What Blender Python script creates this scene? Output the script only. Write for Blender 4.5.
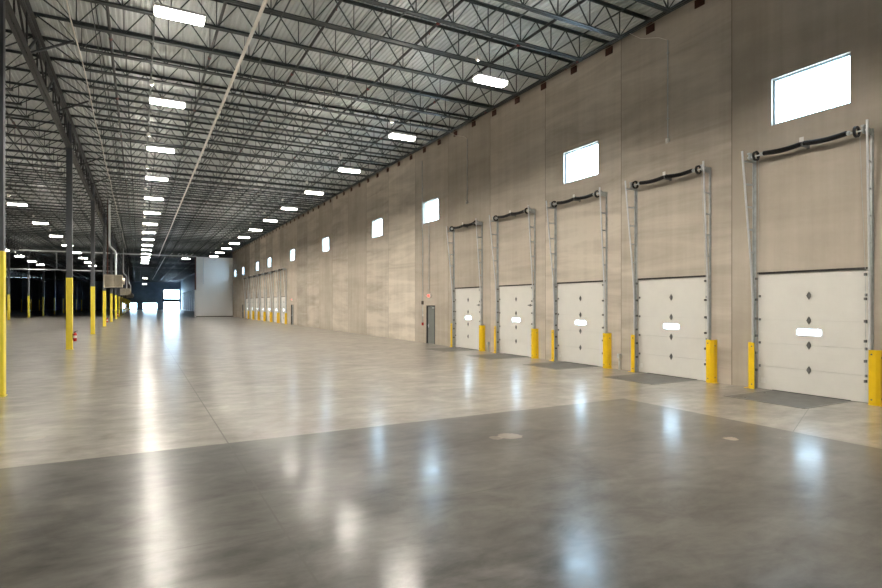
import bpy, math, random
from mathutils import Vector, Matrix
random.seed(7)
for o in list(bpy.data.objects): bpy.data.objects.remove(o, do_unlink=True)
SC = bpy.context.scene
COL = SC.collection

# ------------------------------------------------------------------ camera
CAM_H = 2.24
cd = bpy.data.cameras.new('camera'); cam = bpy.data.objects.new('camera', cd); COL.objects.link(cam)
cam.location = (0, 0, CAM_H)
cam.rotation_euler = (math.pi/2, 0, -math.radians(28.493))
cd.sensor_width = 36.0; cd.lens = 556.37*36/882
cd.shift_y = (303.8-294)/882
cd.clip_start = 0.05; cd.clip_end = 600
SC.camera = cam

# ------------------------------------------------------------------ world (bright overcast daylight)
wd = bpy.data.worlds.new('overcast_sky'); SC.world = wd; wd.use_nodes = True
bg = wd.node_tree.nodes['Background']
bg.inputs[0].default_value = (0.58, 0.78, 1.0, 1)
bg.inputs[1].default_value = 32.0

# ------------------------------------------------------------------ exposure and lamp strength
SC.view_settings.view_transform = 'Standard'
SC.view_settings.look = 'None'
SC.view_settings.gamma = 1.0
SC.view_settings.use_curve_mapping = False
SC.view_settings.exposure = 0.0
LAMP = 590.0          # radiance of the LED lenses
SKIRT = 25.0           # radiance of the skirts added around the lenses to shape their light
UPLAMP = 150.0         # radiance of the fixture's uplight slots

# ------------------------------------------------------------------ layout constants (metres)
W = 14.42             # dock wall
DECK = 11.36          # underside of roof deck
PITCH = 4.0186        # dock module
Y0 = 7.6847           # centre of the nearest dock door
JP = 1.785            # joist pitch
J0 = 10.69 - 2*JP     # first joist
XC = -3.0            # first column line
BAY = 12.75           # left bay widths
CY0, CP = 16.95, 15.74 # columns
YB = 240.0            # back wall
YF = -12.0            # wall behind the camera
XL = XC-3*BAY         # left wall
PY = 103.0            # white partition
def mod(k): return Y0+PITCH*k

# ------------------------------------------------------------------ materials
def mat(name, base=(.5,.5,.5), rough=.5, metal=0.0, emit=None, es=0.0, spec=.5):
    m = bpy.data.materials.new(name); m.use_nodes = True
    b = m.node_tree.nodes['Principled BSDF']
    b.inputs['Base Color'].default_value = (*base, 1); b.inputs['Roughness'].default_value = rough
    b.inputs['Metallic'].default_value = metal; b.inputs['Specular IOR Level'].default_value = spec
    if emit:
        b.inputs['Emission Color'].default_value = (*emit, 1); b.inputs['Emission Strength'].default_value = es
    return m
class NT:
    def __init__(s, m): s.t = m.node_tree; s.b = s.t.nodes['Principled BSDF']
    def n(s, typ, **kw):
        nd = s.t.nodes.new(typ)
        for k, v in kw.items(): setattr(nd, k, v)
        return nd
    def l(s, a, b): s.t.links.new(a, b)
    def val(s, sock, v):
        if hasattr(v, 'is_output') or isinstance(v, bpy.types.NodeSocket): s.l(v, sock)
        else: sock.default_value = v
    def math(s, op, a, b=0.0, c=None):
        nd = s.n('ShaderNodeMath', operation=op); s.val(nd.inputs[0], a); s.val(nd.inputs[1], b)
        if c is not None: s.val(nd.inputs[2], c)
        return nd.outputs[0]
    def mix(s, f, a, b, mode='MIX'):
        nd = s.n('ShaderNodeMix', data_type='RGBA', blend_type=mode)
        s.val(nd.inputs[0], f); s.val(nd.inputs[6], a); s.val(nd.inputs[7], b)
        return nd.outputs[2]
    def noise(s, vec, scale, detail=4, rough=.55, dist=0.0):
        nd = s.n('ShaderNodeTexNoise'); nd.inputs['Scale'].default_value = scale; nd.inputs['Detail'].default_value = detail
        nd.inputs['Roughness'].default_value = rough; nd.inputs['Distortion'].default_value = dist
        s.l(vec, nd.inputs['Vector']); return nd.outputs['Fac']
    def ramp(s, f, lo, hi, a=0.0, b=1.0):
        nd = s.n('ShaderNodeMapRange'); s.val(nd.inputs[0], f); nd.inputs[1].default_value = lo; nd.inputs[2].default_value = hi
        nd.inputs[3].default_value = a; nd.inputs[4].default_value = b; return nd.outputs[0]
    def scale(s, vec, sc):
        nd = s.n('ShaderNodeMapping'); s.l(vec, nd.inputs[0]); nd.inputs['Scale'].default_value = sc; return nd.outputs[0]
def soiled(m, base, amount=.12, sc=3.0):
    t = NT(m); co = t.n('ShaderNodeTexCoord').outputs['Object']
    f = t.ramp(t.noise(co, sc, 5), .3, .7)
    lo = tuple(c*(1-amount) for c in base); hi = tuple(min(1, c*(1+amount)) for c in base)
    t.l(t.mix(f, (*lo, 1), (*hi, 1)), t.b.inputs['Base Color'])
    return m

M = {}
def simple(key, base, rough=.5, metal=0.0, amount=.12, sc=3.0, spec=.5):
    M[key] = soiled(mat(key, base, rough, metal, spec=spec), base, amount, sc); return M[key]
simple('joist_steel', (.034, .044, .045), .45, .0)
simple('girder_steel', (.040, .042, .044), .45, .0)
simple('column_paint', (.085, .090, .100), .5, .0, .08)
simple('guard_yellow', (.86, .56, .012), .35, 0, .06)
simple('column_yellow', (.86, .68, .06), .4, 0, .05)
simple('galvanised', (.50, .53, .53), .4, .35, .15, 8)
simple('bright_tube', (.74, .76, .77), .3, .35, .05, 8)
simple('rust', (.075, .026, .015), .85, 0, .35, 6)
simple('black_pipe', (.012, .012, .012), .4, 0, .2)
simple('black_spring', (.010, .010, .011), .35, .3, .2)
simple('white_pipe', (.80, .76, .70), .4, 0, .05)
simple('white_paint', (.80, .79, .75), .5, 0, .04)
simple('light_housing', (.75, .76, .76), .4, 0, .03)
simple('red_paint', (.45, .015, .012), .35, 0, .1)
simple('oxide_red', (.075, .022, .014), .7, 0, .2)
simple('door_skin', (.72, .70, .65), .42, 0, .03, 2)
simple('door_seal', (.02, .017, .015), .8, 0, .2)
simple('hinge_steel', (.17, .17, .16), .4, .5, .1)
simple('grey_door', (.18, .19, .18), .45, 0, .06)
simple('dark_frame', (.045, .048, .05), .5, 0, .06)
simple('window_frame', (.50, .58, .64), .35, .5, .05)
simple('lever_plate', (.115, .112, .106), .55, 0.1, .2, 2.5)
simple('heater_case', (.46, .41, .32), .45, 0, .08)
simple('heater_louver', (.14, .12, .09), .5, 0, .08)
simple('partition', (.93, .91, .88), .55, 0, .02, .5)
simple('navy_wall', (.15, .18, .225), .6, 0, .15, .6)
simple('dark_wall', (.20, .185, .16), .6, 0, .15, .6)
simple('box_dark', (.06, .045, .04), .5, 0, .1)
simple('red_letters', (.7, .02, .02), .5)
M['exit_letters'] = mat('exit_letters', (.8, .05, .04), .5, emit=(1, .10, .07), es=2.0)
M['lens'] = mat('lens', (.9, .9, .9), .4, emit=(1.0, .935, .83), es=LAMP)
M['skirt'] = mat('skirt', (.9, .9, .9), .4, emit=(1.0, .935, .83), es=SKIRT)
M['uplens'] = mat('uplens', (.9, .9, .9), .4, emit=(1.0, .935, .83), es=UPLAMP)
# clear glass (see-through with a surface reflection)
g = bpy.data.materials.new('glass'); g.use_nodes = True; nt = g.node_tree; nt.nodes.clear()
out = nt.nodes.new('ShaderNodeOutputMaterial'); mx = nt.nodes.new('ShaderNodeMixShader')
tr = nt.nodes.new('ShaderNodeBsdfTransparent'); gl = nt.nodes.new('ShaderNodeBsdfGlossy'); fr = nt.nodes.new('ShaderNodeLayerWeight')
pw = nt.nodes.new('ShaderNodeMath'); pw.operation = 'POWER'; pw.inputs[1].default_value = 5.0
ma = nt.nodes.new('ShaderNodeMath'); ma.operation = 'MULTIPLY_ADD'; ma.inputs[1].default_value = .9; ma.inputs[2].default_value = .05
tr.inputs[0].default_value = (.93, .97, .97, 1); gl.inputs['Roughness'].default_value = .02; fr.inputs['Blend'].default_value = .5
nt.links.new(fr.outputs['Facing'], pw.inputs[0]); nt.links.new(pw.outputs[0], ma.inputs[0]); nt.links.new(ma.outputs[0], mx.inputs[0]); nt.links.new(tr.outputs[0], mx.inputs[1]); nt.links.new(gl.outputs[0], mx.inputs[2])
nt.links.new(mx.outputs[0], out.inputs[0]); M['glass'] = g

def concrete_wall():
    m = mat('tilt_up_concrete', rough=.9, spec=.05); t = NT(m)
    co = t.n('ShaderNodeTexCoord').outputs['Object']; sp = t.n('ShaderNodeSeparateXYZ'); t.l(co, sp.inputs[0])
    y, z = sp.outputs[1], sp.outputs[2]
    u = t.math('DIVIDE', t.math('SUBTRACT', y, Y0-PITCH/2), PITCH)
    idx = t.math('FLOOR', u)
    wn = t.n('ShaderNodeTexWhiteNoise', noise_dimensions='1D'); t.l(idx, wn.inputs['W'])
    wn2 = t.n('ShaderNodeTexWhiteNoise', noise_dimensions='1D'); t.l(t.math('ADD', idx, 41.3), wn2.inputs['W'])
    # pour bands stretched along the wall, cloudy blotches, faint vertical runs
    cmb = t.n('ShaderNodeCombineXYZ'); t.l(t.math('ADD', y, t.math('MULTIPLY', idx, 37.0)), cmb.inputs[1]); t.l(z, cmb.inputs[2])
    band = t.noise(t.scale(cmb.outputs[0], (1, .16, 1.35)), 1.0, 5, .6, .6)
    blot = t.noise(co, .35, 4, .6)
    fine = t.noise(co, 9.0, 5, .7)
    runs = t.noise(t.scale(co, (1, 2.6, .10)), 1.0, 4, .6)
    f = t.math('ADD', t.math('MULTIPLY', t.ramp(band, .3, .7), t.ramp(wn2.outputs['Value'], 0, 1, .15, .80)), t.math('MULTIPLY', t.ramp(blot, .3, .7), .30))
    f = t.math('ADD', f, t.math('MULTIPLY', t.ramp(runs, .35, .7), .18))
    f = t.math('ADD', f, t.math('MULTIPLY', fine, .12))
    far = t.math('GREATER_THAN', y, 29.5)
    tone = t.math('ADD', t.ramp(wn.outputs['Value'], 0, 1, .96, 1.03), t.math('MULTIPLY', far, t.ramp(wn.outputs['Value'], 0, 1, -.17, .12)))
    c = t.mix(t.ramp(f, .25, .9), (.40, .349, .287, 1), (.61, .545, .463, 1))
    hs = t.n('ShaderNodeHueSaturation'); t.l(c, hs.inputs['Color']); t.l(tone, hs.inputs['Value'])
    # sealant joints between the panels
    fu = t.math('FRACT', u); e = t.math('MULTIPLY', t.math('MINIMUM', fu, t.math('SUBTRACT', 1.0, fu)), PITCH)
    jt = t.math('LESS_THAN', e, .012)
    c2 = t.mix(t.math('MULTIPLY', jt, .65), hs.outputs['Color'], (.09, .078, .062, 1))
    t.l(c2, t.b.inputs['Base Color'])
    bp = t.n('ShaderNodeBump'); bp.inputs['Strength'].default_value = .25; bp.inputs['Distance'].default_value = .02
    t.l(t.math('SUBTRACT', f, t.math('MULTIPLY', jt, .6)), bp.inputs['Height']); t.l(bp.outputs[0], t.b.inputs['Normal'])
    return m
M['wall'] = concrete_wall()

def floor_mat():
    m = mat('polished_concrete'); t = NT(m)
    co = t.n('ShaderNodeTexCoord').outputs['Object']; sp = t.n('ShaderNodeSeparateXYZ'); t.l(co, sp.inputs[0])
    x, y = sp.outputs[0], sp.outputs[1]
    wob = t.math('MULTIPLY', t.math('SUBTRACT', t.noise(co, 1.2, 4), .5), .10)
    near = t.math('MULTIPLY', t.math('LESS_THAN', t.math('ADD', y, wob), 9.49), t.math('LESS_THAN', t.math('ADD', x, wob), 10.06))
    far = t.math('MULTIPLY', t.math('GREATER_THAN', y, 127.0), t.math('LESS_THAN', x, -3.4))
    cloud = t.noise(co, .45, 6, .62, .8)
    swirl = t.noise(t.scale(co, (.5, 1.6, 1)), 1.1, 6, .68, 1.2)
    fine = t.noise(t.scale(co, (.8, 1.2, 1)), 5.0, 6, .72, .5)
    mid = t.noise(t.scale(co, (.8, 1.3, 1)), 1.9, 6, .66, .6)
    f = t.math('ADD', t.math('MULTIPLY', t.ramp(cloud, .36, .64), .34), t.math('ADD', t.math('MULTIPLY', t.ramp(swirl, .34, .66), .22), t.math('ADD', t.math('MULTIPLY', t.ramp(mid, .36, .64), .26), t.math('MULTIPLY', t.ramp(fine, .30, .70), .12))))
    light = t.mix(f, (.088, .080, .068, 1), (.39, .36, .318, 1))
    dark = t.mix(f, (.013, .012, .010, 1), (.140, .132, .119, 1))
    c = t.mix(near, light, dark)
    c = t.mix(far, c, (.02, .02, .022, 1))  # darkness of the unlit far left bays, painted into the floor colour
    def line(v, at, w=.007): return t.math('LESS_THAN', t.math('ABSOLUTE', t.math('SUBTRACT', v, at)), w)
    j = line(x, 1.26, .011)
    j = t.math('MAXIMUM', j, t.math('MULTIPLY', line(y, 5.62, .010), t.math('LESS_THAN', x, 10.06)))
    j = t.math('MAXIMUM', j, t.math('MULTIPLY', line(y, 9.49, .010), t.math('LESS_THAN', x, 14.5)))
    j = t.math('MAXIMUM', j, line(x, 10.06, .008))
    fy = t.math('FRACT', t.math('DIVIDE', t.math('SUBTRACT', y, 17.95), 7.55))
    j = t.math('MAXIMUM', j, t.math('MULTIPLY', t.math('LESS_THAN', fy, .0016), t.math('GREATER_THAN', y, 12.0)))
    dg = t.math('ABSOLUTE', t.math('SUBTRACT', t.math('SUBTRACT', y, 5.62), t.math('MULTIPLY', t.math('SUBTRACT', x, 10.06), .43)))
    dgm = t.math('MULTIPLY', t.math('LESS_THAN', dg, .008), t.math('MULTIPLY', t.math('GREATER_THAN', x, 10.06), t.math('LESS_THAN', x, 12.75)))
    j = t.math('MAXIMUM', j, dgm)
    c = t.mix(t.math('MULTIPLY', j, .8), c, (.06, .055, .048, 1))
    # pale patched cores
    for (px, py, r, a) in ((8.65, 5.83, .11, .8), (5.52, 7.73, .20, .45), (5.25, 7.75, .12, .35), (-1.53, 11.39, .16, .5)):
        d = t.math('SQRT', t.math('ADD', t.math('POWER', t.math('SUBTRACT', x, px), 2.0), t.math('POWER', t.math('SUBTRACT', y, py), 2.0)))
        dn = t.math('ADD', d, t.math('MULTIPLY', t.math('SUBTRACT', fine, .5), .25))
        c = t.mix(t.math('MULTIPLY', t.math('LESS_THAN', dn, r), a), c, (.36, .32, .26, 1))
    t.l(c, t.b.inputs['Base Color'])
    grain = t.noise(co, 16.0, 4, .75)
    rg = t.math('ADD', t.ramp(mid, .34, .66, .10, .23), t.math('MULTIPLY', t.ramp(fine, .30, .70), .05))
    t.l(rg, t.b.inputs['Roughness'])
    t.b.inputs['Specular IOR Level'].default_value = .11
    t.b.inputs['Coat Weight'].default_value = 1.0; t.b.inputs['Coat Roughness'].default_value = .30; t.b.inputs['Coat IOR'].default_value = 1.17
    return m
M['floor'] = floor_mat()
simple('deck', (.55, .58, .575), .36, .0, .06, .4)

# ------------------------------------------------------------------ mesh helpers
class MB:
    def __init__(s): s.v = []; s.f = []
    def add(s, vs, fs):
        o = len(s.v); s.v += [tuple(p) for p in vs]; s.f += [tuple(i+o for i in f) for f in fs]; return s
    def box(s, x0, x1, y0, y1, z0, z1):
        return s.add([(x0,y0,z0),(x1,y0,z0),(x1,y1,z0),(x0,y1,z0),(x0,y0,z1),(x1,y0,z1),(x1,y1,z1),(x0,y1,z1)],
                     [(0,3,2,1),(4,5,6,7),(0,1,5,4),(1,2,6,5),(2,3,7,6),(3,0,4,7)])
    def frame(s, a, b, up=(0,0,1)):
        a = Vector(a); b = Vector(b); d = (b-a).normalized(); up = Vector(up)
        if abs(d.dot(up)) > .98: up = Vector((1,0,0))
        r = d.cross(up).normalized(); u = r.cross(d).normalized(); return a, b, r, u
    def bar(s, a, b, w, h=None, up=(0,0,1)):
        h = h or w; a, b, r, u = s.frame(a, b, up); vs = []
        for p in (a, b):
            for i, j in ((-1,-1),(1,-1),(1,1),(-1,1)): vs.append(p+r*(i*w/2)+u*(j*h/2))
        return s.add(vs, [(3,2,1,0),(4,5,6,7),(0,1,5,4),(1,2,6,5),(2,3,7,6),(3,0,4,7)])
    def tube(s, a, b, rad, n=10, r2=None):
        a, b, r, u = s.frame(a, b); r2 = rad if r2 is None else r2; vs = []
        for p, q in ((a, rad), (b, r2)):
            for k in range(n):
                t = 2*math.pi*k/n; vs.append(p+r*(q*math.cos(t))+u*(q*math.sin(t)))
        fs = [tuple(range(n))[::-1], tuple(range(n, 2*n))]+[(k, (k+1) % n, n+(k+1) % n, n+k) for k in range(n)]
        return s.add(vs, fs)
    def path(s, pts, rad, n=8):                     # swept tube along a polyline
        pts = [Vector(p) for p in pts]; rings = []
        for i, p in enumerate(pts):
            d = ((pts[min(i+1, len(pts)-1)]-pts[max(i-1, 0)])).normalized()
            up = Vector((0,0,1)) if abs(d.z) < .9 else Vector((1,0,0))
            r = d.cross(up).normalized(); u = r.cross(d).normalized()
            rings.append([p+r*(rad*math.cos(2*math.pi*k/n))+u*(rad*math.sin(2*math.pi*k/n)) for k in range(n)])
        vs = [q for R in rings for q in R]; fs = []
        for i in range(len(pts)-1):
            for k in range(n): fs.append((i*n+k, i*n+(k+1) % n, (i+1)*n+(k+1) % n, (i+1)*n+k))
        fs.append(tuple(range(n))[::-1]); fs.append(tuple(range((len(pts)-1)*n, len(pts)*n)))
        return s.add(vs, fs)
    def prism(s, poly, axis, a, b):                 # polygon extruded along an axis ('x','y','z')
        n = len(poly); vs = []
        for t in (a, b):
            for (p, q) in poly: vs.append({'x': (t,p,q), 'y': (p,t,q), 'z': (p,q,t)}[axis])
        return s.add(vs, [tuple(range(n)), tuple(range(n, 2*n))[::-1]]+[(k, n+k, n+(k+1) % n, (k+1) % n) for k in range(n)])
    def ring(s, c, axis, ro, ri, t, n=20):          # annular disc of thickness t
        vs = []; c = Vector(c)
        for h in (-t/2, t/2):
            for rad in (ro, ri):
                for k in range(n):
                    p, q = rad*math.cos(2*math.pi*k/n), rad*math.sin(2*math.pi*k/n)
                    vs.append(c+Vector({'x': (h,p,q), 'y': (p,h,q), 'z': (p,q,h)}[axis]))
        fs = []
        for k in range(n):
            j = (k+1) % n
            fs += [(k, j, n+j, n+k), (2*n+k, 3*n+k, 3*n+j, 2*n+j), (k, 2*n+k, 2*n+j, j), (n+k, n+j, 3*n+j, 3*n+k)]
        return s.add(vs, fs)
    def mesh(s, name, m, bevel=0, smooth=False):
        import bmesh
        me = bpy.data.meshes.new(name); me.from_pydata(s.v, [], s.f); me.materials.append(M[m] if isinstance(m, str) else m)
        bm = bmesh.new(); bm.from_mesh(me)
        bmesh.ops.recalc_face_normals(bm, faces=bm.faces)
        if bevel: bmesh.ops.bevel(bm, geom=list(bm.edges), offset=bevel, segments=2, affect='EDGES', profile=.5, clamp_overlap=True)
        bm.to_mesh(me); bm.free()
        if smooth:
            for p in me.polygons: p.use_smooth = True
            me.set_sharp_from_angle(angle=math.radians(35))
        return me
def wall_mesh(y0, y1, z0, z1, x0, x1, holes, swap=False):
    """slab from x0 to x1 thick with rectangular holes (y0,y1,z0,z1); swap exchanges the x and y roles"""
    mb = MB(); ys = sorted({y0, y1, *[h[i] for h in holes for i in (0, 1)]}); zs = sorted({z0, z1, *[h[i] for h in holes for i in (2, 3)]})
    def inh(y, z): return any(h[0] < y < h[1] and h[2] < z < h[3] for h in holes)
    P = (lambda x, y, z: (y, x, z)) if swap else (lambda x, y, z: (x, y, z))
    solid = [[not inh((ys[i]+ys[i+1])/2, (zs[j]+zs[j+1])/2) for j in range(len(zs)-1)] for i in range(len(ys)-1)]
    def S(i, j): return 0 <= i < len(ys)-1 and 0 <= j < len(zs)-1 and solid[i][j]
    for i in range(len(ys)-1):
        for j in range(len(zs)-1):
            if not solid[i][j]: continue
            a, b, c, d = ys[i], ys[i+1], zs[j], zs[j+1]
            mb.add([P(x0,a,c),P(x0,b,c),P(x0,b,d),P(x0,a,d)], [(0,1,2,3)]); mb.add([P(x1,a,c),P(x1,b,c),P(x1,b,d),P(x1,a,d)], [(3,2,1,0)])
            if not S(i-1,j): mb.add([P(x0,a,c),P(x1,a,c),P(x1,a,d),P(x0,a,d)], [(0,1,2,3)])
            if not S(i+1,j): mb.add([P(x0,b,c),P(x1,b,c),P(x1,b,d),P(x0,b,d)], [(0,1,2,3)])
            if not S(i,j-1): mb.add([P(x0,a,c),P(x1,a,c),P(x1,b,c),P(x0,b,c)], [(0,1,2,3)])
            if not S(i,j+1): mb.add([P(x0,a,d),P(x1,a,d),P(x1,b,d),P(x0,b,d)], [(0,1,2,3)])
    import bmesh
    bm = bmesh.new(); me = bpy.data.meshes.new('w'); me.from_pydata(mb.v, [], mb.f); bm.from_mesh(me); bpy.data.meshes.remove(me)
    bmesh.ops.remove_doubles(bm, verts=bm.verts, dist=1e-4)
    out = MB(); bm.verts.index_update(); out.v = [tuple(v.co) for v in bm.verts]; out.f = [tuple(v.index for v in f.verts) for f in bm.faces]; bm.free()
    return out

def obj(name, me, parent=None, loc=None, rotz=0):
    o = bpy.data.objects.new(name, me); COL.objects.link(o)
    if parent is not None: o.parent = parent
    if loc: o.location = loc
    if rotz: o.rotation_euler.z = rotz
    return o
def tag(o, label, cat, group=None, kind=None):
    o['label'] = label; o['category'] = cat
    if group: o['group'] = group
    if kind: o['kind'] = kind
    return o
def thing(name, label, cat, loc=(0,0,0), rotz=0, group=None, kind=None):
    return tag(obj(name, None, None, loc, rotz), label, cat, group, kind)
def copy_tree(o, parent=None):
    c = o.copy(); COL.objects.link(c)
    if parent is not None: c.parent = parent
    for ch in list(o.children): copy_tree(ch, c)
    return c
ONES = ['', 'first', 'second', 'third', 'fourth', 'fifth', 'sixth', 'seventh', 'eighth', 'ninth', 'tenth', 'eleventh', 'twelfth', 'thirteenth',
        'fourteenth', 'fifteenth', 'sixteenth', 'seventeenth', 'eighteenth', 'nineteenth']
TENS = {20: 'twentieth', 30: 'thirtieth'}
def nth(n):
    if n < 20: return ONES[n]
    if n % 10 == 0: return TENS[n]
    return {20: 'twenty-', 30: 'thirty-'}[n//10*10]+ONES[n % 10]

# ================================================================== SETTING
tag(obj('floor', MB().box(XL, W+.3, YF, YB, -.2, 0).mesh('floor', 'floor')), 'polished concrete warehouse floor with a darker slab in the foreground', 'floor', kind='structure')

# roof deck: trapezoidal ribs running along the building
rb = MB(); xs = []; x = XL; per = .1524
prof = []
while x < W+.2:
    prof += [(x, DECK), (x+.060, DECK), (x+.080, DECK+.04), (x+.132, DECK+.04)]; x += per
n = len(prof)
vs = [(px, YF, pz) for px, pz in prof]+[(px, YB, pz) for px, pz in prof]
rb.add(vs, [(k, k+1, n+k+1, n+k) for k in range(n-1)])
deck = rb.mesh('ceiling', 'deck')
tag(obj('ceiling', deck), 'ribbed pale metal roof deck above the steel joists', 'ceiling', kind='structure')
tag(obj('roof_cover', MB().box(XL-.3, W+.3, YF-.3, YB+.3, DECK+.06, DECK+.2).mesh('roof_cover', 'dark_wall')), 'flat roof slab on top of the ribbed deck', 'roof', kind='structure')

NEAR = [0, 1, 2, 3, 4]; FAR = list(range(14, 21)); BEYOND = list(range(43, 57, 2))
MAN = [5, 13, 21]
WINS = [0, 2, 5, 7, 10, 13, 16, 18, 21, 23]
DW, DH = 2.57, 3.05
holes = [(mod(k)-DW/2, mod(k)+DW/2, 0, DH) for k in NEAR+FAR+BEYOND]
holes += [(mod(k)-.52, mod(k)+.52, 0, 2.15) for k in MAN]
WZ0, WZ1, WH = 6.86, 8.06, .915
holes += [(mod(k)-WH, mod(k)+WH, WZ0, WZ1) for k in WINS]
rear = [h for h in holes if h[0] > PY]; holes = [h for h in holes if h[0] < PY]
tag(obj('wall_right_rear', wall_mesh(PY+.1, YB, 0, DECK, W, W+.25, rear).mesh('wall_right_rear', 'navy_wall')), 'unlit continuation of the dock wall past the white partition, shade painted in blue-grey', 'wall', kind='structure')  # same dock wall; its lack of light is put into a darker colour
tag(obj('wall_right', wall_mesh(YF, PY+.1, 0, DECK, W, W+.25, holes).mesh('wall_right', 'wall')), 'tall tan tilt-up concrete wall with dock doors and high windows', 'wall', kind='structure')
# back wall: two low openings and one tall bright doorway
BH = [(-5.6, -.7, .3, 2.55), (1.25, 6.1, .3, 2.55), (8.2, 14.1, 0, 7.75)]
tag(obj('wall_back', wall_mesh(XL, W, 0, DECK, YB, YB+.3, BH, True).mesh('wall_back', 'navy_wall')), 'dark blue-grey far end wall with bright openings', 'wall', kind='structure')
tag(obj('wall_left', MB().box(XL-.3, XL, YF, YB, 0, DECK).mesh('wall_left', 'dark_wall')), 'dark side wall on the far left', 'wall', kind='structure')
tag(obj('wall_front', MB().box(XL, W, YF-.3, YF, 0, DECK).mesh('wall_front', 'wall')), 'concrete wall behind the camera', 'wall', kind='structure')
# white partition closing off the dock bay
pt = MB().box(8.55, W, PY, PY+.2, 0, 10.25)
tag(obj('wall_partition', pt.mesh('wall_partition', 'partition')), 'tall plain white partition wall standing out from the dock wall', 'wall', kind='structure')
tag(obj('trim_1', MB().box(8.55, W, PY-.02, PY, 0, .14).mesh('trim_1', 'box_dark')), 'dark base strip along the white partition', 'trim', kind='structure')
# ledger angle along the top of the dock wall
tag(obj('trim_2', MB().box(W-.10, W, YF, YB, DECK-.13, DECK-.115).box(W-.012, W, YF, YB, DECK-.13, DECK-.01).mesh('trim_2', 'joist_steel')), 'dark steel ledger angle along the top of the dock wall', 'trim', kind='structure')

# ---- clerestory windows
wf = MB(); fw = .055
for (a, b, c, d) in ((-WH, WH, -.6, -.6+fw), (-WH, WH, .6-fw, .6), (-WH, -WH+fw, -.6+fw, .6-fw), (WH-fw, WH, -.6+fw, .6-fw)):
    wf.box(.09, .16, a, b, c, d)
wfm = wf.mesh('window_frame', 'window_frame')
wgm = MB().box(.12, .13, -WH+fw, WH-fw, -.6+fw, .6-fw).mesh('pane', 'glass')
win0 = None
WORDS = ['nearest high window, above the nearest dock door', 'second high window, above the third dock door', 'third high window, above the grey exit door',
         'fourth high window from the front in the bare concrete wall', 'fifth high window from the front in the bare concrete wall', 'sixth high window from the front, above the far exit door',
         'seventh high window from the front, above the far dock doors', 'eighth high window from the front, above the far dock doors', 'ninth high window from the front, past the far dock doors', 'tenth and farthest high window, beside the white partition']
for i, k in enumerate(WINS):
    w = thing('window_%d' % (i+1), 'small bright '+WORDS[i], 'window', (W, mod(k), (WZ0+WZ1)/2), kind='structure')
    obj('window_frame', wfm, w); obj('pane', wgm, w)
# ---- far end openings
for i, (a, b, c, d) in enumerate(BH[:2]):
    w = thing('window_%d' % (11+i), ['low wide bright opening at the left in the far end wall', 'low wide bright opening in the middle of the far end wall'][i], 'window', ((a+b)/2, YB, (c+d)/2), kind='structure')
    hw, hh = (b-a)/2, (d-c)/2; f = MB()
    for (p, q, r, s) in ((-hw, hw, -hh, -hh+.07), (-hw, hw, hh-.07, hh), (-hw, -hw+.07, -hh+.07, hh-.07), (hw-.07, hw, -hh+.07, hh-.07)): f.box(p, q, .08, .16, r, s)
    obj('window_frame', f.mesh('window_frame', 'dark_frame'), w)
    obj('pane', MB().box(-hw+.07, hw-.07, .11, .12, -hh+.07, hh-.07).mesh('pane', 'glass'), w)
a, b, c, d = BH[2]
w = thing('door_1', 'tall bright glazed doorway with a dark crossbar in the far end wall', 'door', ((a+b)/2, YB, 0), kind='structure')
hw = (b-a)/2
obj('door_frame', MB().box(-hw, -hw+.25, -.05, .2, 0, d).box(hw-.25, hw, -.05, .2, 0, d).box(-hw+.25, hw-.25, -.05, .2, d-.2, d).mesh('door_frame', 'dark_frame'), w)
obj('crossbar', MB().box(-hw+.25, hw-.25, -.05, .2, 2.9, 4.2).mesh('crossbar', 'dark_frame'), w)
obj('pane', MB().box(-hw+.25, hw-.25, .09, .10, 4.2, d-.2).mesh('pane', 'glass'), w)
tag(obj('trim_3', MB().box(BH[2][0]-.2, BH[2][1], YB-.12, YB-.02, 7.8, 9.4).mesh('trim_3', 'navy_wall')), 'grey-blue panel above the tall bright doorway in the far wall', 'trim', kind='structure')

# ================================================================== DOCK DOORS
SECH = DH/5
def section_mesh(i):
    z0, z1 = i*SECH+.006, (i+1)*SECH-.004; hw = DW/2-.01
    zt = min(z1+.02, DH)
    if i == 2:
        cz = 1.54
        return wall_mesh(-hw, hw, z0, z1, .02, .07, [(-.30, .30, cz-.09, cz+.09)]).box(.055, .07, -hw, hw, z1, zt).mesh('section', 'door_skin')
    mb = MB().box(.02, .07, -hw, hw, z0, z1)
    if i < 4: mb.box(.055, .07, -hw, hw, z1, zt)
    mb.box(.017, .02, -hw, hw, z0+.19, z0+.194).box(.017, .02, -hw, hw, z0+.40, z0+.404)
    return mb.mesh('section', 'door_skin')
secm = [section_mesh(i) for i in range(5)]
hg = MB().prism([(0, -.10), (.045, -.03), (.045, .03), (0, .10), (-.045, .03), (-.045, -.03)], 'x', .006, .02)
hg.box(.0, .006, -.015, .015, -.06, .06).tube((.0, -.05, 0), (.0, .05, 0), .012, 8)
hgm = hg.mesh('hinge', 'hinge_steel')
vf = MB()
def rrect(hy, hz, r, n=5):
    pts = []
    for cy, cz, a0 in ((hy-r, hz-r, 0), (-hy+r, hz-r, 90), (-hy+r, -hz+r, 180), (hy-r, -hz+r, 270)):
        for k in range(n+1):
            t = math.radians(a0+90*k/n); pts.append((cy+r*math.cos(t), cz+r*math.sin(t)))
    return pts
A, B = rrect(.325, .115, .05), rrect(.285, .075, .04); nn = len(A)
vs = [(.012, *p) for p in A]+[(.012, *p) for p in B]+[(.05, *p) for p in A]+[(.05, *p) for p in B]
fs = []
for k in range(nn):
    j = (k+1) % nn
    fs += [(k, j, nn+j, nn+k), (k, 2*nn+k, 2*nn+j, j), (nn+k, nn+j, 3*nn+j, 3*nn+k), (2*nn+k, 3*nn+k, 3*nn+j, 2*nn+j)]
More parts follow.
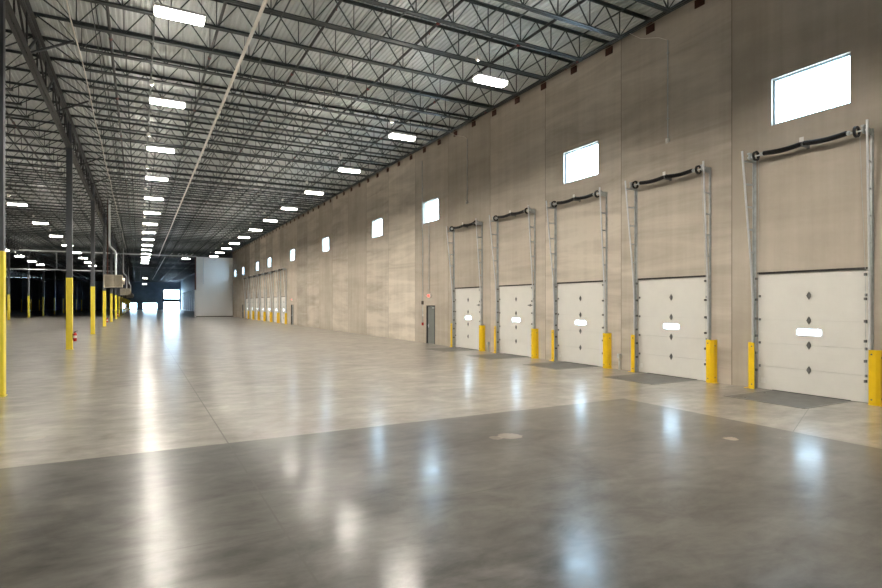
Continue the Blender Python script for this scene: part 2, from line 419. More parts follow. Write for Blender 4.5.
vf.add(vs, fs); vfm = vf.mesh('vision_frame', 'white_paint')
vpm = MB().prism(B, 'x', .035, .045).mesh('vision_pane', 'glass')
seal_top = MB().box(-.012, .02, -DW/2, DW/2, DH-.03, DH+.02).mesh('header_seal', 'door_seal')
seal_bot = MB().box(.025, .065, -DW/2+.01, DW/2-.01, 0, .012).mesh('bottom_seal', 'door_seal')
rol = MB()
for s in (-1, 1):
    for i in range(1, 5): rol.box(-.01, .02, s*(DW/2-.06)-.02, s*(DW/2-.06)+.02, i*SECH-.03, i*SECH+.03)
lock = MB().box(0, .02, -DW/2+.06, -DW/2+.44, 2.16, 2.20).box(-.01, .0, -DW/2+.22, -DW/2+.30, 2.13, 2.23)
rolm, lockm = rol.mesh('roller_bracket', 'hinge_steel'), lock.mesh('slide_lock', 'hinge_steel')
liftm = MB().box(0, .02, DW/2-.20, DW/2-.10, .16, .30).mesh('lift_handle', 'white_paint')
def dock_door(num, k, label):
    d = thing('door_%d' % num, label, 'door', (W, mod(k), 0), kind='structure')
    for i in range(5): obj('section', secm[i], d)
    for i in range(1, 5): obj('hinge', hgm, d, (0, 0, i*SECH))
    v = obj('vision_frame', vfm, d, (0, 0, 1.54)); obj('vision_pane', vpm, v)
    obj('header_seal', seal_top, d); obj('bottom_seal', seal_bot, d); obj('roller_brackets', rolm, d)
    obj('lift_handle', liftm, d)
    if k in (3, 4): obj('slide_lock', lockm, d)
    return d
num = 2
for k in NEAR:
    dock_door(num, k, 'closed white sectional dock door with a lit vision slot, '+['nearest of all, at the right edge', 'second from the right', 'third from the right', 'fourth from the right', 'fifth from the right, closest to the grey exit door'][k]); num += 1
for i, k in enumerate(FAR):
    dock_door(num, k, 'distant white sectional dock door, %s from the front in the far row' % nth(i+1)); num += 1
for i, k in enumerate(BEYOND):
    dock_door(num, k, 'dim dock door past the white partition, %s from the partition' % nth(i+1)); num += 1

# ---- personnel doors
leaf = MB().box(.06, .105, -.46, .46, .01, 2.09).mesh('door_leaf', 'grey_door')
frm = MB().box(-.015, .2, -.52, -.46, 0, 2.15).box(-.015, .2, .46, .52, 0, 2.15).box(-.015, .2, -.46, .46, 2.09, 2.15).mesh('door_frame', 'dark_frame')
knob = MB().tube((.06, .37, 1.0), (.01, .37, 1.0), .012, 8).bar((.012, .38, 1.0), (.012, .25, 1.0), .02).box(.052, .06, .34, .40, .9, 1.1).mesh('door_handle', 'bright_tube')
closer = MB().box(.0, .06, -.42, -.15, 1.98, 2.05).bar((.03, -.2, 2.06), (.0, .1, 2.10), .015).mesh('door_closer', 'galvanised')
back = MB().box(.21, .24, -.52, .52, 0, 2.15).mesh('door_threshold', 'dark_frame')
for i, k in enumerate(MAN):
    d = thing('door_%d' % num, ['dark grey steel exit door past the five near dock doors', 'narrow grey exit door just before the far row of dock doors', 'narrow grey exit door just after the far row of dock doors'][i], 'door', (W, mod(k), 0), kind='structure'); num += 1
    obj('door_leaf', leaf, d); obj('door_frame', frm, d); obj('door_handle', knob, d); obj('door_closer', closer, d); obj('door_backing', back, d)

# ---- exit signs (boxes with lit red letters)
GL = {'E': [(0,0,.2,1), (0,0,.7,.18), (0,.41,.6,.59), (0,.82,.7,1)], 'I': [(.15,0,.4,1)], 'T': [(.28,0,.48,1), (0,.82,.76,1)]}
def exit_letters():
    mb = MB(); y = .135; h = .13; z0 = -.065
    for ch in 'EXIT':
        if ch == 'X':
            mb.bar((-.056, y, z0), (-.056, y-.075, z0+h), .012, .022, (1,0,0)); mb.bar((-.0565, y-.075, z0), (-.0565, y, z0+h), .012, .022, (1,0,0)); y -= .09
        else:
            for (a, b, c, e) in GL[ch]: mb.box(-.062, -.05, y-c*.075*1.1, y-a*.075*1.1, z0+b*h, z0+e*h)
            y -= {'E': .072, 'I': .045, 'T': .07}[ch]
    return mb.mesh('exit_lettering', 'exit_letters')
exm = exit_letters()
exb = MB().box(-.05, 0, -.18, .18, -.11, .11).mesh('sign_box', 'white_paint', .008)
exh = MB()
for s in (-1, 1): exh.tube((-.03, s*.23, .02), (-.09, s*.24, .0), .055, 12, .065)
exhm = exh.mesh('emergency_lamp', 'white_paint')
for i, k in enumerate(MAN[:2]):
    t = thing('exit_sign', ['red lettered EXIT sign on the wall above the nearer grey exit door', 'tiny red EXIT sign above the exit door before the far dock doors'][i], 'exit sign', (W, mod(k)+(.15 if i == 0 else 0), 2.70), group='exit signs')
    obj('sign_box', exb, t); obj('exit_lettering', exm, t); obj('emergency_lamp', exhm, t)

# ---- door tracks, spring shafts
HT = 6.15
def track_parts():
    P_ = {}
    for s in (-1, 1):
        yj = s*(DW/2+.06)
        ang = MB().box(-.012, 0, yj-.035, yj+.035, 0, HT).box(-.07, -.012, yj+s*.025-.006, yj+s*.025+.006, 0, HT)
        P_['wall_angle', s] = ang.mesh('wall_angle', 'galvanised')
        tr = MB(); pts = [(-.10, yj, .02), (-.10, yj, 2.3), (-.14, yj+s*.01, 3.1), (-.42, yj+s*.09, HT+.12)]
        tr.path(pts, .026, 10)
        P_['track', s] = tr.mesh('track', 'bright_tube', smooth=True)
        rgs = []
        for z in (.6, 1.2, 1.8, 2.4, 3.0, 3.6, 4.2, 4.8, 5.4, 6.0):
            if z <= 2.3: xx, yy = -.10, yj
            elif z < 3.1: xx, yy = -.12, yj
            else: f = (z-3.1)/(HT+.2-3.1); xx, yy = -.14-.28*f, yj+s*(.01+.08*f)
            rgs.append(MB().bar((-.0, yj, z), (xx, yy, z), .012, .045).mesh('track_bracket', 'galvanised'))
        P_['rung', s] = rgs
        cls = []
        for z in (.5, .95, 1.4, 1.85, 2.35, 2.9): cls.append(MB().box(-.12, -.05, yj-s*.09-.02, yj-s*.09+.02, z-.03, z+.03).mesh('track_roller', 'hinge_steel'))
        P_['clip', s] = cls
        yd = s*(DW/2-.02)
        dr = MB().ring((-.26, yd-s*.10, HT-.05), 'y', .125, .085, .04, 20).ring((-.26, yd-s*.125, HT-.05), 'y', .13, .10, .012, 20)
        P_['drum', s] = dr.mesh('cable_drum', 'black_spring')
        pl = MB().box(-.33, 0, yd+s*.05-.005, yd+s*.05+.005, HT-.13, HT+.02).ring((-.26, yd+s*.04, HT-.05), 'y', .075, .02, .04, 14)
        pl.box(-.32, -.22, yd+s*.05-.02, yd+s*.05+.05, HT+.02, HT+.06)
        P_['plate', s] = pl.mesh('bearing_plate', 'galvanised')
        sp = MB(); L = DW/2-.36; q = []
        for k in range(13):
            t = k/12; yy = s*(.03+L*t); sag = -.035*math.sin(math.pi*t)+.01*(1-t)
            q.append((-.26, yy, HT-.03+sag))
        sp.path(q, .055, 12)
        for k in range(0, 46): # coils
            t = (k+.5)/46; yy = s*(.03+L*t); sag = -.035*math.sin(math.pi*t)+.01*(1-t)
            sp.ring((-.26, yy, HT-.03+sag), 'y', .060, .05, .012, 10)
        P_['spring', s] = sp.mesh('torsion_spring', 'black_spring')
        cb = MB().ring((-.26, s*(.03+L+.05), HT-.04), 'y', .05, .02, .06, 12)
        P_['cone', s] = cb.mesh('winding_cone', 'galvanised')
        cab = MB().path([(-.26+.12, yd-s*.10, HT-.05), (-.05, yd-s*.03, 3.0), (-.02, yd-s*.03, .3)], .004, 5)
        P_['cable', s] = cab.mesh('lift_cable', 'galvanised')
    P_['shaft'] = MB().tube((-.26, -DW/2-.10, HT-.05), (-.26, DW/2+.10, HT-.05), .016, 8).mesh('shaft', 'bright_tube')
    P_['centre'] = MB().box(-.30, 0, -.008, .008, HT-.10, HT+.06).box(-.012, 0, -.04, .04, HT-.12, HT+.08).mesh('centre_bracket', 'hinge_steel')
    P_['tag'] = MB().box(-.305, -.30, -.05, .05, HT+.02, HT+.13).mesh('tag_plate', 'white_paint')
    return P_
TP = track_parts()
def door_track(k, label):
    t = thing('overhead_door_track', label, 'door track', (W-.004, mod(k), 0), group='overhead door tracks')
    for s in (-1, 1):
        obj('wall_angle', TP['wall_angle', s], t); obj('track', TP['track', s], t); [obj('track_bracket', m_, t) for m_ in (TP['rung', s] if k < 5 else TP['rung', s][1::2])]
        if k < 5: [obj('track_roller', m_, t) for m_ in TP['clip', s]]
        obj('cable_drum', TP['drum', s], t); obj('bearing_plate', TP['plate', s], t)
        obj('torsion_spring', TP['spring', s], t); obj('winding_cone', TP['cone', s], t); obj('lift_cable', TP['cable', s], t)
    obj('shaft', TP['shaft'], t); c = obj('centre_bracket', TP['centre'], t); obj('tag_plate', TP['tag'], c)
    return t
for k in NEAR: door_track(k, 'galvanised track pair with black overhead spring above the %s dock door from the right' % ('nearest' if k == 0 else nth(k+1)))
for i, k in enumerate(FAR): door_track(k, 'thin metal tracks and spring shaft over the %s dock door of the far row' % nth(i+1))
for i, k in enumerate(BEYOND): door_track(k, 'dim metal tracks over the %s dock door past the white partition' % nth(i+1))

# ---- yellow track guards (folded steel channel bolted to the wall and floor)
def guard_mesh(s):      # s=+1: on the far (+y) side of the door, outer plate at +y
    poly = [(0, .20), (-.15, .20), (-.21, .14), (-.21, .0), (-.195, .0), (-.195, .132), (-.143, .184), (0, .184)]
    mb = MB().prism([(p, s*q) for p, q in poly], 'z', 0, 1.22)
    return mb.mesh('guard_plate', 'guard_yellow')
def bolt_mesh(s):
    mb = MB()
    for z in (.12, 1.12): mb.tube((-.21, s*.06, z), (-.222, s*.06, z), .018, 8)
    mb.tube((-.10, s*.20, .15), (-.10, s*.212, .15), .015, 8).tube((-.10, s*.20, 1.05), (-.10, s*.212, 1.05), .015, 8)
    return mb.mesh('bolt', 'hinge_steel')
GM = {s: (guard_mesh(s), bolt_mesh(s), MB().box(-.22, -.02, min(s*.20, s*.27), max(s*.20, s*.27), 0, .012).mesh('foot_plate', 'guard_yellow')) for s in (-1, 1)}
def guard(k, s, label):
    g_ = thing('track_guard', label, 'guard post', (W, mod(k)+s*(DW/2+(.08 if s < 0 else -.04)), 0), group='yellow track guards')
    obj('guard_plate', GM[s][0], g_); obj('bolt', GM[s][1], g_); obj('foot_plate', GM[s][2], g_)
for k in NEAR:
    for s in (-1, 1): guard(k, s, 'short yellow steel track guard at the %s side of the %s dock door' % ('right' if s < 0 else 'left', 'nearest' if k == 0 else nth(k+1)))
for i, k in enumerate(FAR):
    for s in (-1, 1): guard(k, s, 'tiny yellow track guard, %s side of the %s dock door of the far row' % ('right' if s < 0 else 'left', nth(i+1)))

# ---- dock leveller plates let into the floor
lv = MB().box(-1.90, -.02, -.90, .90, 0, .006)
lvm = lv.mesh('deck_plate', 'lever_plate')
lip = MB().box(-.02, .0, -.90, .90, 0, .02)
lipm = lip.mesh('lip_edge', 'door_seal')
lch = MB().ring((-1.70, .55, .007), 'z', .05, .03, .006, 12).ring((-.6, .75, .007), 'z', .05, .03, .006, 12)
lchm = lch.mesh('pull_ring', 'hinge_steel')
crb = MB()
for (a, b, c, d) in ((-1.94, -1.90, -.94, .94), (-1.90, -.02, -.94, -.90), (-1.90, -.02, .90, .94)): crb.box(a, b, c, d, 0, .007)
crbm = crb.mesh('curb_angle', 'hinge_steel')
for k in NEAR:
    t = thing('dock_leveler', 'dark steel dock leveler plate in the floor before the %s dock door' % ('nearest' if k == 0 else nth(k+1)), 'dock leveler', (W, mod(k)-.02, 0.0), group='dock leveler plates')
    obj('deck_plate', lvm, t); obj('lip_edge', lipm, t); obj('pull_ring', lchm, t); obj('curb_angle', crbm, t)

# ================================================================== ROOF STEEL
def joist_meshes(x0, x1):
    zt, zb = DECK-.065, 10.47
    tc, bc, wb = MB(), MB(), MB()
    for s in (-1, 1):   # double angles with a gap
        tc.box(x0, x1, s*.045-.036, s*.045+.036, zt+.056, zt+.064) .box(x0, x1, s*.016-.005, s*.016+.005, zt-.01, zt+.056)
        b0, b1 = x0+1.25, x1-1.25
        bc.box(b0, b1, s*.052-.036, s*.052+.036, zb-.004, zb+.004).box(b0, b1, s*.018-.004, s*.018+.004, zb+.004, zb+.066)
    tc.box(x0, x0+.16, -.08, .08, zt-.06, zt-.01).box(x1-.16, x1, -.08, .08, zt-.06, zt-.01)
    span = (x1-1.35)-(x0+1.35); n = max(2, round(span/1.2)); p = span/n
    nodes = [x0+1.35+i*p for i in range(n+1)]
    for i, nx in enumerate(nodes):
        wb.bar((nx, 0, zb+.03), (nx, 0, zt+.03), .026, .026)
        if i < n:
            mx_ = nx+p/2
            wb.bar((nx, 0, zb+.03), (mx_, 0, zt+.02), .030, .030); wb.bar((mx_, 0, zt+.02), (nx+p, 0, zb+.03), .030, .030)
    wb.bar((x0+.15, 0, zt), (nodes[0], 0, zb+.03), .036, .036); wb.bar((x1-.15, 0, zt), (nodes[-1], 0, zb+.03), .036, .036)
    wb.bar((nodes[0], 0, zb+.03), (nodes[0]-.65, 0, zt+.02), .022, .022); wb.bar((nodes[-1], 0, zb+.03), (nodes[-1]+.65, 0, zt+.02), .022, .022)
    return tc.mesh('top_chord', 'joist_steel'), bc.mesh('bottom_chord', 'joist_steel'), wb.mesh('web', 'joist_steel')
JM = [joist_meshes(XC+.02-XC, W-.02-XC), joist_meshes(.02, BAY-.02)]
seat = MB().box(W-XC-.03, W-XC-.001, -.16, .16, 10.93, DECK-.19).box(W-XC-.13, W-XC-.03, -.10, .10, 11.20, DECK-.135)
seatm = seat.mesh('bearing_seat', 'rust')
nj = int((YB-1-J0)/JP)+1
BAYN = ['dock bay', 'middle bay left of the near columns', 'outer bay on the far left']
count = 0
def joist(b, i):
    x0 = [XC, XC-BAY, XC-2*BAY][b]; y = J0+JP*i; ms = JM[0] if b == 0 else JM[1]
    if b == 0:
        if i < 36: lab = '%s steel roof joist from the front, reaching to the dock wall' % nth(i+1)
        elif y < PY: lab = 'one of the thin far roof joists in the dock bay before the white partition'
        else: lab = 'one of the faint roof joists in the dock bay past the white partition'
    else:
        if y < 90: lab = 'one of the nearer roof joists, '+BAYN[b]
        else: lab = 'one of the faint distant roof joists, '+BAYN[b]
    t = thing('roof_joist', lab[0].lower()+lab[1:], 'roof joist', (x0, y, 0), group='open web roof joists of the '+BAYN[b])
    obj('top_chord', ms[0], t); obj('bottom_chord', ms[1], t); obj('web', ms[2], t)
    if b == 0: obj('bearing_seat', seatm, t)
for i in range(0, nj): joist(0, i)
b1s = [i for i in range(nj) if J0+JP*i > 22]; b2s = [i for i in range(nj) if J0+JP*i > 60]
ind = 300-nj-len(b1s)
for i in b1s: joist(1, i)
for i in b2s[:max(0, ind)]: joist(2, i)
rest = MB()
for i in b2s[max(0, ind):]:
    y = J0+JP*i; x0 = XC-2*BAY
    rest.box(x0+.3, x0+BAY-.3, y-.07, y+.07, DECK-.07, DECK-.002).box(x0+1.4, x0+BAY-1.4, y-.06, y+.06, 10.46, 10.53)
    for q in range(8): rest.bar((x0+1.3+q*1.2, y, 10.5), (x0+1.9+q*1.2, y, DECK-.05), .03).bar((x0+1.9+q*1.2, y, DECK-.05), (x0+2.5+q*1.2, y, 10.5), .03)
if rest.v: tag(obj('roof_joists', rest.mesh('roof_joists', 'joist_steel')), 'mass of the farthest dark roof joists in the outer left bay', 'roof joists', kind='stuff')

# ---- joist girders on the column lines
def girder_meshes(L):
    zt, zb = DECK-.24, 9.86; tc, bc, wb, br = MB(), MB(), MB(), MB()
    for s in (-1, 1):
        tc.box(s*.075-.06, s*.075+.06, 0, L, zt+.10, zt+.115).box(s*.02-.007, s*.02+.007, 0, L, zt-.04, zt+.10)
        bc.box(s*.07-.055, s*.07+.055, .2, L-.2, zb-.008, zb+.008).box(s*.02-.007, s*.02+.007, .2, L-.2, zb+.008, zb+.15)
    n = 8; p = L/n
    for i in range(n+1):
        y = min(max(i*p, .25), L-.25)
        if i % 2 == 0:
            wb.bar((0, y, zb), (0, y, zt+.05), .05, .05, (1,0,0))
            if i < n: wb.bar((0, y, zb+.06), (0, (i+1)*p, zt+.03), .06, .06, (1,0,0))
            if i > 0: wb.bar((0, y, zb+.06), (0, (i-1)*p, zt+.03), .06, .06, (1,0,0))
        else: wb.bar((0, y, zb), (0, y, zt+.05), .045, .045, (1,0,0))
        
    return tc.mesh('top_chord', 'girder_steel'), bc.mesh('bottom_chord', 'girder_steel'), wb.mesh('web', 'girder_steel'), None
knm = MB().bar((.10, 0, 9.90), (1.20, 0, 10.50), .06, .06).mesh('knee_brace', 'girder_steel')
gmx = girder_meshes(CP)
LINE = ['near column line', 'second column line', 'far left column line']
for ln in range(3):
    for k in range(-1 if ln == 0 else (2 if ln == 1 else 5), 14):
        t = thing('joist_girder', 'dark trussed roof girder over the %s, %s span from the front' % (LINE[ln], nth(k+2 if ln == 0 else k-1 if ln == 1 else k-4)), 'roof girder', (XC-BAY*ln, CY0+CP*k, 0), group='trussed girders over the column lines')
        for nme, me in zip(('top_chord', 'bottom_chord', 'web'), gmx): obj(nme, me, t)
        for q in (2, 5): obj('knee_brace', knm, t, (0, q*CP/8, 0))

# ---- columns
cw = .125
shm = MB().box(-cw, cw, -cw, cw, 0, 9.85).box(-cw+.03, cw-.03, -cw+.03, cw-.03, 9.85, DECK-.30).box(-.16, .16, -.16, .16, 9.80, 9.849).mesh('shaft', 'column_paint')
ygm = MB().box(-cw-.012, cw+.012, -cw-.012, cw+.012, .012, 3.52).mesh('yellow_guard', 'column_yellow', .02)
bpm = MB().box(-.16, .16, -.16, .16, 0, .012).mesh('base_plate', 'column_yellow')
def column(ln, k):
    lab = {0: 'dark steel column with tall yellow base, %s from the front in the near line' % ('nearest at the left edge, first' if k == 0 else nth(k+1)),
           1: 'distant dark column with yellow base in the second line, %s one in view' % nth(k-4), 2: 'dim column with yellow base in the outer left line, %s one in view' % nth(k-9)}[ln]
    t = thing('steel_column', lab, 'column', (XC-BAY*ln, CY0+CP*k, 0), group='steel columns with yellow bases')
    obj('shaft', shm, t); obj('yellow_guard', ygm, t); obj('base_plate', bpm, t)
for k in range(0, 15): column(0, k)
for k in range(5, 13): column(1, k)
for k in range(10, 14): column(2, k)

# ---- fire extinguishers on the columns
ex = MB().tube((0, 0, -.22), (0, 0, .14), .075, 14).tube((0, 0, .14), (0, 0, .20), .075, 14, .03)
exm_ = ex.mesh('cylinder', 'red_paint', smooth=True)
exv = MB().tube((0, 0, .20), (0, 0, .26), .025, 8).bar((-.02, 0, .27), (.12, 0, .29), .02, .012).bar((-.02, 0, .25), (.10, 0, .24), .02, .012)
exvm = exv.mesh('valve', 'black_pipe')
exhs = MB().path([(-.02, -.03, .24), (-.09, -.06, .15), (-.08, -.05, -.10)], .014, 8).mesh('hose', 'black_pipe')
exl = MB().ring((0, 0, .0), 'z', .0765, .075, .12, 14).mesh('paper_label', 'white_paint')
for k in (1, 3, 5):
    t = thing('fire_extinguisher', 'red fire extinguisher hung on the right side of the %s yellow column' % nth(k+1), 'fire extinguisher', (XC+cw+.012+.10, CY0+CP*k-.06, .62), group='fire extinguishers')
    obj('cylinder', exm_, t); obj('valve', exvm, t); obj('hose', exhs, t); obj('paper_label', exl, t)
    obj('wall_bracket', MB().box(-.10, -.07, -.03, .03, -.15, .12).mesh('wall_bracket', 'hinge_steel'), t)

# ---- gas unit heaters with flue pipes hung beside the columns
def heater_parts():
    P_ = {}
    hw, hh, dp = .70, .54, .9
    P_['case'] = MB().box(-hw, hw, 0, dp, -hh, hh).mesh('casing', 'heater_case', .015)
    fr_ = MB()
    for (a, b, c, d) in ((-hw, hw, hh-.06, hh), (-hw, hw, -hh, -hh+.06), (-hw, -hw+.06, -hh+.06, hh-.06), (hw-.06, hw, -hh+.06, hh-.06), (-.03, .03, -hh+.06, hh-.06)): fr_.box(a, b, -.03, 0, c, d)
    P_['grille_frame'] = fr_.mesh('grille_frame', 'heater_case')
    lo = MB()
    for i in range(11):
        z = -hh+.10+i*.084
        for a, b in ((-hw+.07, -.04), (.04, hw-.07)): lo.bar((a, -.012, z), (b, -.012, z), .02, .012)
    for i in range(9):
        for s in (-1, 1): lo.box(s*(.1+i*.065)-.003, s*(.1+i*.065)+.003, -.02, -.002, -hh+.07, hh-.07)
    P_['louvers'] = lo.mesh('louver_panel', 'heater_louver')
    P_['motor'] = MB().tube((hw, dp*.5, 0), (hw+.16, dp*.5, 0), .32, 16, .26).mesh('fan_housing', 'heater_case')
    hg_ = MB()
    for sx in (-1, 1):
        for sy in (.1, dp-.1): hg_.tube((sx*(hw-.06), sy, hh), (sx*(hw-.06), sy, 10.47-4.2), .012, 6)
    P_['rod'] = hg_.mesh('hanger_rod', 'joist_steel')
    P_['flue'] = MB().path([(.18, .45, hh), (.18, .45, hh+1.8), (.12, .45, hh+2.05), (-.28, .45, hh+2.5), (-.30, .45, hh+2.75), (-.30, .45, DECK-4.2)], .085, 14).mesh('flue_pipe', 'bright_tube', smooth=True)
    P_['gas'] = MB().path([(-.45, .75, hh), (-.45, .75, DECK-4.25)], .04, 8).mesh('gas_line', 'oxide_red')
    return P_
HP = heater_parts()
for i, y in enumerate((55.5, 104.0, 154.5)):
    t = thing('unit_heater', 'tan gas unit heater with silver flue hung by the columns, %s' % ['nearest of three', 'middle one of three', 'farthest of three'][i], 'unit heater', (-1.95, y, 4.2), group='hanging unit heaters')
    obj('casing', HP['case'], t); gf = obj('grille_frame', HP['grille_frame'], t); obj('louver_panel', HP['louvers'], gf)
    obj('fan_housing', HP['motor'], t); obj('hanger_rod', HP['rod'], t); obj('flue_pipe', HP['flue'], t); obj('gas_line', HP['gas'], t)

# ---- black sprinkler branch lines and bridging rods along the building
coup = MB()
for i in range(40):
    y = 9+i*5.9; coup.tube((0, y-.05, 0), (0, y+.05, 0), .055, 8).tube((0, y+.6, -.03), (0, y+.6, -.11), .012, 6)
simple('dark_red', (.16, .02, .015), .5)
coupm = coup.mesh('coupling', 'dark_red')
brm = MB().tube((0, YF+1, 0), (0, YB-1, 0), .045, 8).mesh('branch_pipe', 'black_pipe')
SX = [(-.8, 'first from the near columns'), (2.15, 'second from the near columns'), (5.0, 'third from the near columns'), (8.0, 'third from the dock wall'), (11.0, 'second from the dock wall'), (13.55, 'nearest the dock wall')]
for x, w_ in SX:
    t = thing('sprinkler_pipe', 'black sprinkler pipe with red couplings under the roof, '+w_, 'sprinkler pipe', (x, 0, 10.78), group='black sprinkler branch lines')
    obj('branch_pipe', brm, t); obj('coupling', coupm, t)
for x, w_ in ((-5.2, 'nearest the columns'), (-8.3, 'second past the columns'), (-11.4, 'third past the columns'), (-14.4, 'fourth past the columns')):
    t = thing('sprinkler_pipe', 'black sprinkler pipe under the roof left of the column line, '+w_, 'sprinkler pipe', (x, 0, 10.78), group='black sprinkler branch lines')
    obj('branch_pipe', brm, t); obj('coupling', coupm, t)
brg = MB().box(-.016, .016, 4, YB-1, -.004, .0).box(-.016, -.012, 4, YB-1, 0, .032).mesh('bridging_rod', 'joist_steel')
for x, w_ in ((-1.15, 'beside the girder'), (.4, 'over the centre row of lamps'), (3.6, 'right of the white pipe'), (6.6, 'mid bay'), (9.6, 'right of the right lamp row'), (13.02, 'near the dock wall')):
    for z, ww in ((10.455, 'lower'), (11.22, 'upper')):
        o = obj('bridging_angle', brg, None, (x, 0, z)); tag(o, 'thin dark %s bridging line across the joists, %s' % (ww, w_), 'bridging', group='joist bridging lines')

# ---- long white pipe below the joists, thin conduit at the left, cross main with silver pipe
wp = thing('sprinkler_main', 'long thin white pipe running down the bay beneath the roof joists', 'pipe', (2.84, 0, 9.98))
obj('pipe', MB().tube((0, -4, 0), (0, 101.5, 0), .05, 12).mesh('pipe', 'white_pipe', smooth=True), wp)
cpm = MB(); hgr = MB()
for i in range(17):
    y = 3.57+6*i; cpm.tube((0, y+2-.06, 0), (0, y+2+.06, 0), .054, 12)
    hgr.tube((0, J0+JP*(3.36*i//1), .05), (0, J0+JP*(3.36*i//1), .50), .007, 5)
obj('coupling', cpm.mesh('coupling', 'white_pipe'), wp); obj('hanger', hgr.mesh('hanger', 'joist_steel'), wp)
wp2 = thing('sprinkler_main', 'faint far stretch of white pipe past the silver cross main', 'pipe', (3.8, 0, 9.98))
obj('pipe', MB().tube((0, 102.6, 0), (0, 200, 0), .055, 12).mesh('pipe', 'white_pipe'), wp2)
h2 = MB()
for i in range(10): h2.tube((0, J0+JP*(55+5*i), .05), (0, J0+JP*(55+5*i), .50), .007, 5)
obj('hanger', h2.mesh('hanger', 'joist_steel'), wp2)
cx = MB().path([(0, YF+1, 0)]+[(.03*math.sin(i*2.3), 12+3.5*i, .01*math.cos(i*1.7)) for i in range(20)]+[(0, 95, 0)], .020, 6)
tag(obj('electrical_conduit', cx.mesh('electrical_conduit', 'white_pipe'), None, (-1.70, 0, 10.425)), 'thin pale conduit under the joists beside the near roof girder', 'conduit')
cm = thing('cross_main', 'silver water main crossing the bays just in front of the white partition', 'pipe', (0, 102.1, 10.22))
obj('pipe', MB().tube((XL+.1, 0, 0), (8.5, 0, 0), .10, 12).mesh('pipe', 'bright_tube', smooth=True), cm)
ri = MB()
for x in (4.5, 5.6, 6.7, 7.6): ri.path([(x, 0, 0), (x+.15, -.5, .22), (x+.3, -1.6, .26)], .05, 8)
obj('riser', ri.mesh('riser', 'bright_tube'), cm)
hr = MB()
for x in range(-38, 9, 4): hr.tube((x, 0, .1), (x, 0, DECK-10.22), .012, 5)
obj('hanger', hr.mesh('hanger', 'joist_steel'), cm)
simple('rail_grey', (.34, .35, .36), .5)
lr = thing('cross_rail', 'grey horizontal rail spanning the left bays below the silver main', 'rail', (0, 102.1, 7.40))
obj('rail_beam', MB().box(XL+.1, XC-.2, -.06, .06, -.07, .07).mesh('rail_beam', 'rail_grey'), lr)
pst = MB()
for x in (-11.0, -22.6): pst.box(x-.06, x+.06, -.05, .05, .07, 2.70)
obj('strut', pst.mesh('strut', 'rail_grey'), lr)
obj('brace', MB().bar((-22.0, 0, 1.3), (-15.8, 0, 2.60), .08).mesh('brace', 'rail_grey'), lr)

# ---- oxide-red column and white base at the free end of the partition
t = thing('partition_post', 'brown-red steel post at the left end of the white partition', 'post', (8.42, PY+.1, 0))
obj('upper_post', MB().box(-.10, .10, -.3, .3, 4.6, 10.3).mesh('upper_post', 'oxide_red'), t)
obj('lower_cover', MB().box(-.11, .11, -.32, .32, 0, 4.6).mesh('lower_cover', 'white_paint'), t)
tag(obj('electrical_conduit', MB().tube((9.65, PY-.04, 5.6), (9.65, PY-.04, 10.2), .022, 8).mesh('electrical_conduit', 'window_frame')), 'thin grey conduit down the face of the white partition', 'conduit')

# ---- wall conduits with boxes
def conduit(y, z0, z1, label, over=0, boxz=None):
    t = thing('electrical_conduit', label, 'conduit', (W-.004, y, 0), group='conduits on the dock wall')
    pts = [(-.03, 0, z0), (-.03, 0, z1)]
    obj('pipe', MB().path(pts, .018, 8).mesh('pipe', 'galvanised'), t)
    if over: obj('flex_whip', MB().path([(-.03, 0, z1), (-.10, over*.25, z1+.18), (-.35, over*.7, z1+.30), (-.9, over, z1+.62)], .010, 6).mesh('flex_whip', 'white_pipe'), t)
    obj('junction_box', MB().box(-.07, 0, -.055, .055, z0-.12, z0).box(-.09, -.07, -.03, .03, z0-.16, z0-.02).mesh('junction_box', 'white_paint', .006), t)
    obj('strap', MB().box(-.05, 0, -.04, .04, z0+.6, z0+.63).box(-.05, 0, -.04, .04, z1-.4, z1-.37).mesh('strap', 'galvanised'), t)
conduit(11.79, 7.36, 10.40, 'bare vertical wall conduit with a pale box, nearest one between two door windows', 1.1)
conduit(23.77, 7.36, 10.46, 'vertical wall conduit with a pale box above the fifth dock door', .9)
t = thing('electrical_conduit', 'long vertical conduit running down left of the grey exit door', 'conduit', (W-.004, 28.72, 0), group='conduits on the dock wall')
obj('pipe', MB().path([(-.03, 0, 1.1), (-.03, 0, 6.2), (-.03, .06, 6.5), (-.03, .06, 10.5)], .020, 8).mesh('pipe', 'galvanised'), t)
obj('switch_box', MB().box(-.09, 0, -.07, .07, 2.20, 2.40).mesh('switch_box', 'box_dark', .006), t)
obj('pull_station', MB().box(-.08, 0, -.06, .06, 1.0, 1.16).mesh('pull_station', 'red_paint', .006), t)
obj('card_reader', MB().box(-.04, 0, -.05, .05, 1.52, 1.66).mesh('card_reader', 'white_paint', .006), t)
t = thing('electrical_conduit', 'thin conduit dropping from the third window to the EXIT sign', 'conduit', (W-.004, mod(5)+.15, 0), group='conduits on the dock wall')
obj('pipe', MB().tube((-.03, 0, 2.81), (-.03, 0, 6.80), .016, 8).mesh('pipe', 'galvanised'), t)
for (y, h, lab) in ((21.83, .42, 'short grey outlet stub at the wall between the fourth and fifth dock doors'), (13.74, .50, 'short grey outlet stub at the wall between the second and third dock doors')):
    t = thing('outlet_stub', lab, 'outlet', (W, y, 0), group='outlet stubs at the wall foot')
    obj('pipe', MB().tube((-.06, 0, 0), (-.06, 0, h-.1), .03, 8).mesh('pipe', 'galvanised'), t)
    obj('outlet_box', MB().box(-.12, 0, -.055, .055, h-.1, h+.04).mesh('outlet_box', 'galvanised', .008), t)

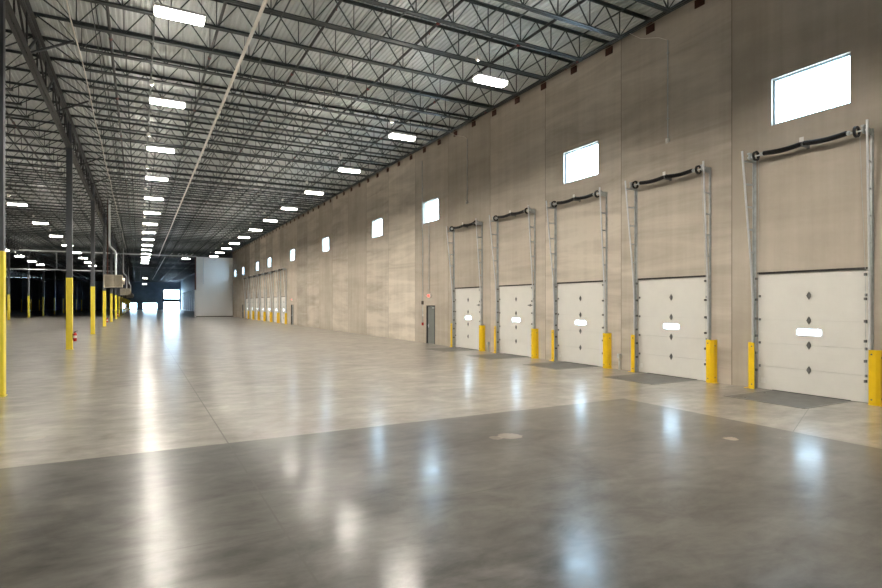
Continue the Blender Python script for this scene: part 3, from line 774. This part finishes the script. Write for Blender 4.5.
# ================================================================== LAMPS
hs = MB().prism([(-.165, 0), (.165, 0), (.165, .035), (.10, .085), (-.10, .085), (-.165, .035)], 'x', -.50, .50)
hsm = hs.mesh('housing', 'light_housing')
def rr2(hx, hy, r, n=4):
    pts = []
    for cx_, cy_, a0 in ((hx-r, hy-r, 0), (-hx+r, hy-r, 90), (-hx+r, -hy+r, 180), (hx-r, -hy+r, 270)):
        for k in range(n+1): t_ = math.radians(a0+90*k/n); pts.append((cx_+r*math.cos(t_), cy_+r*math.sin(t_)))
    return pts
lnm = MB().prism(rr2(.46, .13, .03), 'z', -.012, 0).mesh('lens', 'lens')
sk = MB(); A, B = rr2(.49, .16, .06), rr2(.475, .145, .05); nn = len(A)
sk.add([(*p, -.08) for p in A]+[(*p, -.08) for p in B]+[(*p, 0) for p in A]+[(*p, 0) for p in B],
       [f for k in range(nn) for j in [(k+1) % nn] for f in ((k, j, nn+j, nn+k), (k, 2*nn+k, 2*nn+j, j), (nn+k, nn+j, 3*nn+j, 3*nn+k), (2*nn+k, 3*nn+k, 3*nn+j, 2*nn+j))])
skm = sk.mesh('added_skirt', 'skirt')  # glowing skirt, added to hide the lens at grazing angles
upm = MB().box(-.42, .42, -.05, .05, .086, .090).mesh('uplight_slot', 'uplens')
cab = MB().tube((0, 0, .08), (0, 0, DECK-8.54), .004, 5)
cabm = cab.mesh('hanger_cable', 'joist_steel')
jbm = MB().tube((-.44, -.08, .50), (-.44, -.002, .50), .075, 16).ring((-.44, -.09, .50), 'y', .075, .045, .02, 16).mesh('sensor', 'white_paint')
def lamp(x, y, label, grp):
    t = thing('high_bay_light', label, 'ceiling light', (x, y, 8.54), group=grp)
    obj('housing', hsm, t); obj('lens', lnm, t); obj('added_skirt', skm, t); obj('uplight_slot', upm, t); obj('hanger_cable', cabm, t, (-.44, 0, 0)); obj('hanger_cable', cabm, t, (.44, 0, 0)); obj('sensor', jbm, t)
for k in range(-2, 15):
    y = 13.36+5.98*k
    lamp(.78, y, ('lit LED high-bay lamp in the centre row, %s from the front' % nth(k+1)) if k >= 0 else 'lit LED high-bay lamp of the centre row, overhead and out of the photo', 'lamps of the centre row')
lamp(1.3, 155.0, 'tiny lamp farther back, nearer of the two past the centre row', 'far lamps'); lamp(1.5, 200.0, 'tiny lamp farther back, the very last one toward the end wall', 'far lamps')
for k in range(-2, 12):
    y = 13.1+5.98*k
    lamp(8.70, y, ('lit LED high-bay lamp in the row along the dock wall, %s from the front' % nth(k+1)) if k >= 0 else 'lit LED high-bay lamp of the dock wall row, overhead and out of the photo', 'lamps of the dock wall row')
lamp(5.75, 85.0, 'lone lit lamp below the silver main left of the white partition', 'lamps of the dock wall row')
for i, y in enumerate((43.6, 52.9, 62.2, 71.6, 81.2, 90.6, 99.6, 108.5)):
    lamp(-6.74, y, 'lit lamp left of the near columns, %s from the front in its row' % nth(i+1), 'lamps of the left row')
for i, y in enumerate((81.6, 91.1, 100.8, 109.2)):
    lamp(-13.9, y, 'small lit lamp in the outer left row, %s from the front' % nth(i+1), 'lamps of the outer left row')
